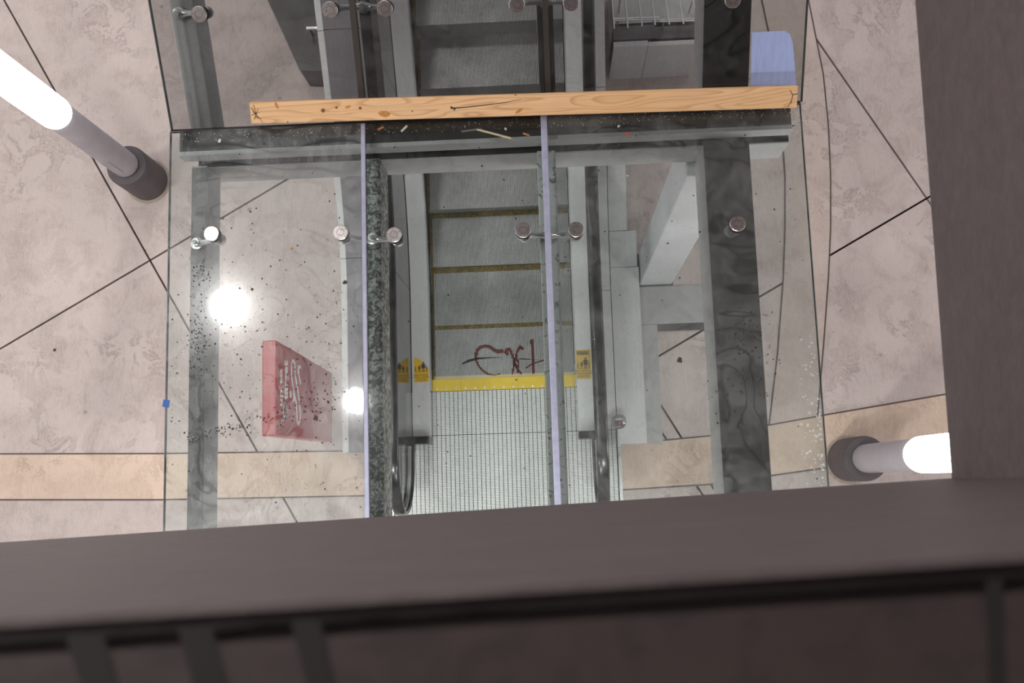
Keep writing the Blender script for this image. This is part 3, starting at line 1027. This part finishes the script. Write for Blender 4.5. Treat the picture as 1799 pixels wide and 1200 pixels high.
# dried drops and fine specks on the glass: too many to count
m = MB()
for q in range(110):
    t = random.random()
    y = -0.12 + 0.68 * t ** 1.2
    x = X1 - 0.012 - abs(random.gauss(0, 0.024)) - (0.05 if random.random() < .15 else 0)
    r = random.uniform(0.0018, 0.0048)
    for k in range(10):
        a0, a1 = 2 * math.pi * k / 10, 2 * math.pi * (k + 1) / 10
        m.add([(x + math.cos(a0) * r, y + math.sin(a0) * r, ZG + .0104), (x + math.cos(a1) * r, y + math.sin(a1) * r, ZG + .0104),
               (x + math.cos(a1) * r * .55, y + math.sin(a1) * r * .55, ZG + .0112), (x + math.cos(a0) * r * .55, y + math.sin(a0) * r * .55, ZG + .0112)], [(0, 1, 2, 3)])
dd = m.build('dried_drops', 'drop', can); dd['kind'] = 'stuff'
m = MB()


def chip(m, x, y, z, r):
    n = random.randint(4, 6); a0 = random.random() * 6
    pts = [(x + math.cos(a0 + 6.283 * k / n) * r * random.uniform(.6, 1.2), y + math.sin(a0 + 6.283 * k / n) * r * random.uniform(.5, 1.2)) for k in range(n)]
    m.prism(pts, z, z + 0.0015)


for q in range(900):
    if random.random() < .62:
        x = random.uniform(X0 + .02, S1 - .02)
        y = random.gauss(0.55, 0.28)
    else:
        x = random.uniform(X0 + .02, X1 - .02)
        y = random.uniform(-0.2, 1.48)
    if not -0.3 < y < 1.48: continue
    chip(m, x, y, ZG + 0.0101, random.choice((.0012, .0014, .0016, .0018, .002, .0026, .0034, .0045)))
for q in range(160):       # a dried water trail
    t = random.random()
    p = at(330 + t * 270, 775 - t * 75 + random.gauss(0, 6 + 6 * t), ZG)
    chip(m, p.x, p.y, ZG + 0.0101, random.uniform(.0012, .0046))
for q in range(90):       # second crossing trail
    t = random.random()
    p = at(430 + t * 160, 850 + 60 * t + random.gauss(0, 30), ZG)
    chip(m, p.x, p.y, ZG + 0.0101, random.uniform(.0008, .002))
for cx_, cy_, sx_, sy_, n_ in ((350, 605, 8, 32, 130), (352, 480, 10, 14, 60), (560, 690, 30, 10, 60), (1320, 590, 22, 40, 70), (1300, 690, 25, 20, 40)):
    for q in range(n_):
        p = at(random.gauss(cx_, sx_), random.gauss(cy_, sy_), ZG)
        chip(m, p.x, p.y, ZG + 0.0101, random.uniform(.0012, .004))
fs_ = m.build('fine_specks', 'speck', can, fix=False); fs_['kind'] = 'stuff'
m = MB()
for q in range(420):
    x = random.uniform(-1.53, 1.03); y = random.uniform(1.455, 1.50)
    chip(m, x, y, ZG + 0.0101, random.choice((.0008, .001, .0014, .002)))
fs2 = m.build('pale_specks', 'paper', can, fix=False); fs2['kind'] = 'stuff'

# ================================================================== THINGS ON THE CANOPY
# pine plank resting in the fold
pl0, pl1 = at(442, 198.5, 3.065), at(1399, 170, 3.065)
pc = (pl0 + pl1) / 2; pd = (pl1 - pl0); PLEN = pd.length
tilt = math.radians(25)
plank = empty('wooden_plank', (pc.x, pc.y, ZG + 0.012), 'weathered pine plank lying across the fold of the glass canopy', 'plank')
plank.rotation_euler = (0, 0, math.atan2(pd.y, pd.x))
plank.location = (pc.x, pc.y, 3.068)
ez = plank.rotation_euler.to_matrix().to_4x4() @ Matrix.Rotation(tilt, 4, 'X')
plank.rotation_euler = ez.to_euler()


def local(mb, name, mat, parent, bevel=0.0):
    me = mb.mesh(name)
    import bmesh
    bm = bmesh.new(); bm.from_mesh(me); bmesh.ops.recalc_face_normals(bm, faces=bm.faces); bm.to_mesh(me); bm.free()
    ob = bpy.data.objects.new(name, me); C.objects.link(ob); me.materials.append(M[mat]); ob.parent = parent
    if bevel:
        bv = ob.modifiers.new('bevel', 'BEVEL'); bv.width = bevel; bv.segments = 3
    return ob


local(MB().box(-PLEN / 2, PLEN / 2, -0.0445, 0.0445, -0.019, 0.019), 'board', 'wood', plank, 0.005)


def plk(px, py):       # place on the plank top, plank coordinates
    p = at(px, py, 3.072)
    u = Vector((pd.x, pd.y, 0)).normalized(); v = Vector((-u.y, u.x, 0))
    r = p - Vector((pc.x, pc.y, 0)); r.z = 0
    return r.dot(u), r.dot(v)


def blob(px, py, rx, ry, name, mat, ang=0.0, n=11, z=0.0190):
    cx_, cy_ = plk(px, py)
    pts = []
    for k in range(n):
        a = 2 * math.pi * k / n
        q = random.uniform(.8, 1.15)
        ax, ay = math.cos(a) * rx * q, math.sin(a) * ry * q
        pts.append((cx_ + ax * math.cos(ang) - ay * math.sin(ang), cy_ + ax * math.sin(ang) + ay * math.cos(ang)))
    local(MB().prism(pts, z, z + 0.0006), name, mat, plank)


for px, py, r in ((569, 193, .008), (593, 188, .005), (634, 189, .006), (505, 212, .003), (725, 194, .003), (906, 167, .003)):
    blob(px, py, r * 1.3, r, 'knot', 'knot')
for px, py, rx, ry, a in ((489, 185, .007, .016, .35), (676, 198, .026, .013, -.2), (613, 187, .012, .006, .3), (912, 193, .02, .007, .5)):
    blob(px, py, rx, ry, 'resin_patch', 'resin', a, 15)


def slit(path, wd, name='crack'):
    pts = [plk(*p) for p in path]
    m = MB()
    for (a, b), w0, w1 in zip(zip(pts[:-1], pts[1:]), wd[:-1], wd[1:]):
        d = Vector((b[0] - a[0], b[1] - a[1])); d.normalize(); nn = Vector((-d.y, d.x))
        m.prism([(a[0] - nn.x * w0, a[1] - nn.y * w0), (b[0] - nn.x * w1, b[1] - nn.y * w1), (b[0] + nn.x * w1, b[1] + nn.y * w1), (a[0] + nn.x * w0, a[1] + nn.y * w0)], 0.0190, 0.0198)
    local(m, name, 'crack', plank)


slit([(792, 189), (820, 187), (858, 183), (890, 179), (917, 174)], [.003, .0018, .0016, .0012, .0005])
slit([(792, 186), (800, 190), (797, 193)], [.002, .003, .001])
for a, b in (((446, 192), (462, 214)), ((449, 184), (453, 206)), ((443, 201), (458, 196)), ((447, 208), (456, 190)), ((444, 188), (450, 200)), ((449, 203), (460, 207))):
    slit([a, b], [.0013, .0006])
slit([(1385, 158), (1391, 166), (1389, 180)], [.0012, .0012, .0012])
slit([(1391, 166), (1399, 164)], [.0012, .0016])
slit([(1384, 186), (1390, 174)], [.0012, .0005])

# flat pale blue patch on the sloped glass
def slp(px, py):
    p = at_slope(px, py, ZG + 0.022)
    return p.x, (p - o_s).dot(dirS)


pts = [slp(1319, 151), slp(1399, 149), slp(1397, 120), slp(1393, 75), slp(1388, 60), slp(1378, 54), slp(1321, 57)]
vs = []; n = len(pts)
for nn in (0.0105, 0.0125):
    vs += [Vector((px, 0, 0)) + o_s + dirS * s + norS * nn for px, s in pts]
bs = MB().add(vs, [tuple(range(n - 1, -1, -1)), tuple(range(n, 2 * n))] + [(i, (i + 1) % n, n + (i + 1) % n, n + i) for i in range(n)]).build('blue_patch', 'bluepatch')
tag(bs, 'flat pale blue patch on the sloped glass above the right end of the plank', 'sheet')

bt = at(294, 709, ZG)
o = MB().prism([(bt.x - .017, bt.y - .013), (bt.x + .011, bt.y - .018), (bt.x + .015, bt.y + .013), (bt.x - .012, bt.y + .016)], ZG + .0102, ZG + .0112).build('tape_scrap', 'bluetape')
tag(o, 'small square of blue tape on the left edge of the glass', 'tape')

# litter in the gutter line
ZT = ZG + 0.0105


def stick(p, q, r, name, mat, label, cat, group=None):
    a, b = at(*p, ZT + r), at(*q, ZT + r)
    a.z = b.z = ZT + r
    o = MB().tube([a, b], r, 10).build(name, mat, smooth=True)
    return tag(o, label, cat, group)


stick((837, 227), (898, 243), .0045, 'wooden_stick', 'straw', 'thin tan stick lying in the dirt below the plank', 'stick')
stick((811, 231), (846, 226), .0045, 'plastic_straw', 'smoke', 'dull grey straw end beside the tan stick', 'straw')
stick((664, 228), (674, 223), .0042, 'cigarette_butt', 'butt', 'orange cigarette butt just right of the left glass joint', 'cigarette butt', 'cigarette butts below the plank')
stick((919, 234), (930, 238), .0040, 'cigarette_butt', 'butt', 'orange cigarette butt near the right glass joint', 'cigarette butt', 'cigarette butts below the plank')
stick((705, 231), (715, 221), .0048, 'paper_roll', 'paper', 'short off white paper roll below the plank between the butts', 'paper')


def scrap(px, py, r, name, mat, label, cat, group=None, z=ZT, nn=7):
    p = at(px, py, z)
    pts = []
    for k in range(nn):
        a = 2 * math.pi * k / nn
        q = random.uniform(.55, 1.2)
        pts.append((p.x + math.cos(a) * r * q, p.y + math.sin(a) * r * q))
    o = MB().prism(pts, z, z + 0.0025).build(name, mat)
    return tag(o, label, cat, group)


scrap(386, 248, .010, 'paper_scrap', 'paper', 'crumpled pale scrap on the gutter near its left end', 'litter')
scrap(888, 227, .007, 'paper_scrap', 'paper', 'white crumb right of the tan stick below the plank', 'litter')
scrap(1087, 222, .006, 'paper_scrap', 'paper', 'white crumb below the plank right of the right glass joint', 'litter')
scrap(1102, 235, .008, 'foil_scrap', 'redbutton', 'tiny reddish scrap on the gutter right of the right glass joint', 'litter')
scrap(1102, 309, .006, 'paper_scrap', 'paper', 'tiny white triangle on the glass left of the pale column', 'litter', nn=3)
scrap(443, 508, .010, 'dead_leaf', 'leaf', 'dark leaf scrap on the left glass panel right of the bright glare', 'leaf', nn=4)
scrap(606, 497, .010, 'dead_leaf', 'leaf', 'dark leaf scrap on the left glass panel by its right edge', 'leaf')
scrap(513, 437, .007, 'dead_leaf', 'butt', 'small tan leaf scrap on the left glass panel near the disc', 'leaf')
scrap(440, 372 + 0, .006, 'dead_leaf', 'leaf', 'tiny dark leaf scrap on the left glass panel near the floor joint', 'leaf')
scrap(1194, 633, .012, 'dead_leaf', 'leaf', 'dark leaf scrap on the right glass panel above the pale slab', 'leaf')
scrap(555, 735, .012, 'dead_leaf', 'leaf', 'black clump in the dried trail on the left glass panel', 'leaf')
scrap(96, 615, .012, 'dead_leaf', 'leaf', 'small dark scrap on the open concrete floor at the left', 'leaf', z=0.001)

# ================================================================== THINGS ON THE FLOOR
# column lamps
def column_lamp(x, y, label, flap=False):
    t = empty('column_lamp', (x, y, 0), label, 'lamp', 'lit column lamps standing on the floor')
    MB().lathe([(0.168, 0.0), (0.168, 0.008), (0.150, 0.012)], (x, y), 40).build('floor_flange', 'flange', t, smooth=True)
    MB().lathe([(0.148, 0.012), (0.148, 0.365), (0.138, 0.385), (0.098, 0.395)], (x, y), 40).build('collar', 'collar', t, smooth=True)
    p = MB().lathe([(0.092, 0.395), (0.092, 1.36), (0.088, 1.365)], (x, y), 40).build('pole', 'pole', t, smooth=True)
    MB().lathe([(0.0945, 0.40), (0.0945, 0.405)], (x, y), 40).build('pole_ring', 'dark_steel', p, smooth=True)
    # access hatch outline
    MB().box(x - 0.03, x + 0.03, y - 0.0935, y - 0.088, 0.50, 0.72).build('access_hatch', 'pole', p)
    lt = MB().lathe([(0.094, 1.366), (0.101, 1.40), (0.101, 2.62), (0.09, 2.66)], (x, y), 40).build('lamp_tube', 'lamp', t, smooth=True)
    MB().lathe([(0.104, 2.661), (0.104, 2.70), (0.06, 2.74)], (x, y), 40).build('lamp_cap', 'pole', t, smooth=True)
    return t


column_lamp(-2.925, 2.274, 'lit column lamp on the left with a dark round base beside the canopy')
column_lamp(2.016, 0.075, 'lit column lamp on the right partly hidden behind the brown wall')

# red totem sign
SX = -1.568
sg = empty('sign_totem', (-1.607, 0.565, 0), 'red upright sign slab with white lettering and an escalator pictogram', 'sign')
MB().hexa([Vector((-1.652, 0.315, 0)), Vector((SX, 0.315, 0)), Vector((SX, 0.805, 0)), Vector((-1.652, 0.805, 0))],
          [Vector((-1.652, 0.295, 1.42)), Vector((SX, 0.295, 1.42)), Vector((SX, 0.842, 1.42)), Vector((-1.652, 0.842, 1.42))]).build('slab', 'red', sg, bevel=0.008)


def sc7(a, b):
    return 420 + a / 5.454, 570 + b / 5.454


def face_pt(a, b):
    px, py = sc7(a, b)
    return at_x(px, py, SX)


def sign_text(body, a0, a1, b0, b1):
    # letters run along +Y, upright along z
    p0, p1 = face_pt((a0 + a1) / 2, b1), face_pt((a0 + a1) / 2, b0)
    zt, zb = face_pt(a0, (b0 + b1) / 2).z, face_pt(a1, (b0 + b1) / 2).z
    cy_, cz = (p0.y + p1.y) / 2, (zt + zb) / 2
    wd = abs(p1.y - p0.y)
    size = (zt - zb) * 1.25
    mt = frame_on(Vector((SX + 0.001, cy_, cz)), Vector((0, 1, 0)), Vector((0, 0, 1)))
    o = text(body, 'lettering', size, 'white', sg, mt, 0.0012)
    ys = [v.co.y for v in o.data.vertices]
    k = wd / (max(ys) - min(ys)); c = (max(ys) + min(ys)) / 2
    for v in o.data.vertices:
        v.co.y = cy_ + (v.co.y - c) * k
    return o


sign_text('up to', 384, 416, 425, 782)
sign_text('target', 428, 468, 345, 722)


def face_line(pts, wd, name, closed=False):
    P = [face_pt(*p) for p in pts]
    if closed: P.append(P[0])
    m = MB()
    for i in range(len(P) - 1):
        a, b = P[i], P[i + 1]
        d = Vector((0, b.y - a.y, b.z - a.z)).normalized(); nn = Vector((0, -d.z, d.y)) * wd
        a2, b2 = a - d * wd * .4, b + d * wd * .4
        vs = [a2 - nn, b2 - nn, b2 + nn, a2 + nn]
        m.add([v + Vector((0.0004, 0, 0)) for v in vs] + [v + Vector((0.002, 0, 0)) for v in vs], [(3, 2, 1, 0), (4, 5, 6, 7), (0, 1, 5, 4), (1, 2, 6, 5), (2, 3, 7, 6), (3, 0, 4, 7)])
    m.build(name, 'white', sg)


face_line([(440 + 16 * math.cos(t), 825 + 66 * math.sin(t)) for t in [2 * math.pi * q / 20 for q in range(20)]], .011, 'ring_mark', True)
face_line([(500, 380), (508, 352), (525, 352), (535, 385), (535, 480), (556, 600), (578, 740), (585, 850), (582, 925), (568, 952), (556, 930), (553, 860), (545, 745), (518, 610), (502, 500)], .010, 'escalator_mark', True)
face_line([(588, 565), (572, 480), (570, 420)], .009, 'arrow_mark')
face_line([(560, 470), (568, 405), (588, 410)], .009, 'arrow_mark')
face_line([(520, 650), (528, 720)], .022, 'person_mark')
face_line([(492, 650), (494, 690)], .018, 'person_mark')

# flat grey floor patch beside the right cladding, in two sheets
fp = empty('floor_patch', (0.85, 0.9, 0), 'flat grey floor patch around the foot of the pale column', 'plate')
MB().box(0.640, 0.752, 0.228, 1.064, 0.0, 0.012).build('sheet', 'plate', fp)
MB().prism([(0.640, 1.066), (1.085, 1.066), (1.085, 1.336), (0.640, 1.336)], 0.0, 0.012).build('sheet', 'plate', fp)
MB().box(0.756, 1.085, 1.015, 1.064, 0.0, 0.010).build('edge_strip', 'dark_steel', fp)

# low dark block left of the incline, seen through the sloped glass
q = [at(527, 124, 0.3), at(606, 124, 0.3), at(640, -120, 0.3), at(415, -120, 0.3)]
dp = MB().prism([(min(v.x, -1.50), v.y) for v in q], 0.0, 0.30).build('dark_block', 'dark_steel', bevel=0.01)
tag(dp, 'low dark block left of the escalator incline behind the sloped glass', 'block')
a, b = at(570, 48, 0.42), at(592, 48, 0.42)
b.x = min(b.x, -1.51); a.x = b.x - 0.13
gr = empty('reflection_bar', (a.x, a.y, 0.3), 'short bright bar standing in for a tube light reflection on the dark block', 'reflection')  # bar drawn in place of a tube light mirrored in the glass
MB().tube([a, b], 0.013, 12).build('bar', 'brushed', gr, smooth=True)
for p in (a.lerp(b, .15), a.lerp(b, .85)):
    MB().tube([Vector((p.x, p.y, 0.30)), p], 0.009, 8).build('reflection_post', 'dark_steel', gr)

# ledge right of the incline; tubes and rods stand in for ceiling reflections
lg = empty('metal_ledge', (0.85, 3.0, 0), 'grey metal ledge with tubes and rods standing in for ceiling reflections right of the escalator incline', 'ledge')
zz = 0.55


def pxbox(x0, y0, x1, y1, z0, z1, name, mat):
    a, b = at(x0, y1, z1), at(x1, y0, z1)
    return MB().box(a.x, b.x, min(a.y, b.y), max(a.y, b.y), z0, z1).build(name, mat, lg)


pxbox(1078, 71, 1138, 83, 0.0, zz, 'lip', 'outer'); pxbox(1139, 69, 1230, 81, 0.0, zz - 0.01, 'lip', 'outer')
pxbox(1078, 43, 1150, 70.5, 0.0, zz - 0.04, 'tray', 'outerdark'); pxbox(1151, 43, 1230, 68.5, 0.0, zz - 0.05, 'tray', 'outerdark')
pxbox(1078, -60, 1230, 42.5, 0.0, zz - 0.10, 'back_panel', 'outer')
for (x0, x1, y) in ((1078, 1158, 34.5), (1159, 1230, 36.5)):
    a, b = at(x0, y, zz + 0.05), at(x1, y - (x1 - x0) * 0.03, zz + 0.05)
    MB().tube([a, b], 0.012, 12).build('reflection_tube', 'brushed', lg, smooth=True)
    for t in (.1, .9):
        p = a.lerp(b, t)
        MB().tube([Vector((p.x, p.y, zz - .11)), p], 0.006, 8).build('reflection_post', 'brushed', lg)
for x0, y0, x1, y1 in ((1074, -8, 1079, 50), (1097, -8, 1103, 49), (1121, -8, 1128, 46), (1144, -8, 1151, 44), (1168, -8, 1176, 43), (1192, -8, 1201, 42), (1215, -8, 1221, 20)):
    a, b = at(x0, y0, zz + 0.11), at(x1, y1, zz + 0.085)
    MB().tube([a, b], [0.004, 0.0055], 8).build('reflection_rod', 'whiteplastic', lg, smooth=True)
a, b = at(1078, -3, zz + 0.105), at(1230, -3, zz + 0.105)
MB().tube([a, b], 0.008, 8).build('reflection_rod_holder', 'outer', lg)
for t in (.08, .92):
    p = a.lerp(b, t)
    MB().tube([Vector((p.x, p.y, zz - .11)), p], 0.006, 8).build('reflection_post', 'outer', lg)

# ================================================================== CEILING LAMPS (mirrored in the glass, and added fill lamps)
def ceiling_or_added_lamp(x, y, r, label):
    t = empty('ceiling_or_added_lamp', (x, y, 9.3), label, 'lamp', 'round ceiling lamps and added fill lamps')
    MB().lathe([(r * 1.25, 9.255), (r * 1.25, 9.3)], (x, y), 32).build('housing', 'dark_steel', t, smooth=True)
    MB().lathe([(r * 0.98, 9.245), (r, 9.254)], (x, y), 32).build('diffuser', 'ceil_lamp', t)


def mirrored(px, py):
    p = at(px, py, ZG + 0.01)
    k = (9.25 - ZG) / (CAM_H - ZG)
    return p.x * (1 + k), p.y * (1 + k)


lx, ly = mirrored(400, 537); ceiling_or_added_lamp(lx, ly, 0.17, 'large round ceiling lamp mirrored in the left glass panel below the disc')
lx, ly = mirrored(625, 705); ceiling_or_added_lamp(lx, ly, 0.115, 'small round ceiling lamp mirrored beside the left glass joint')
ceiling_or_added_lamp(-5.2, 0.2, 0.20, 'added unseen fill lamp far to the left of the canopy')  # fill lamps added out of view to brighten the floor
ceiling_or_added_lamp(-2.2, 6.2, 0.20, 'added unseen fill lamp beyond the upper end of the escalator')


# downlights in the soffit of the upper floor, in front of the landing
for x, y, lab in ((-1.35, -1.25, 'round soffit downlight before the left half of the landing'),
                  (0.55, -1.25, 'round soffit downlight before the right half of the landing'),
                  (-0.40, -2.30, 'round soffit downlight furthest in under the upper floor')):
    t = empty('soffit_downlight', (x, y, 4.0), lab, 'lamp', 'soffit downlights')
    MB().lathe([(0.15, 3.97), (0.15, 4.0)], (x, y), 32).build('housing', 'whiteplastic', t, smooth=True)
    MB().lathe([(0.12, 3.962), (0.125, 3.969)], (x, y), 32).build('diffuser', 'soffit_lamp', t)
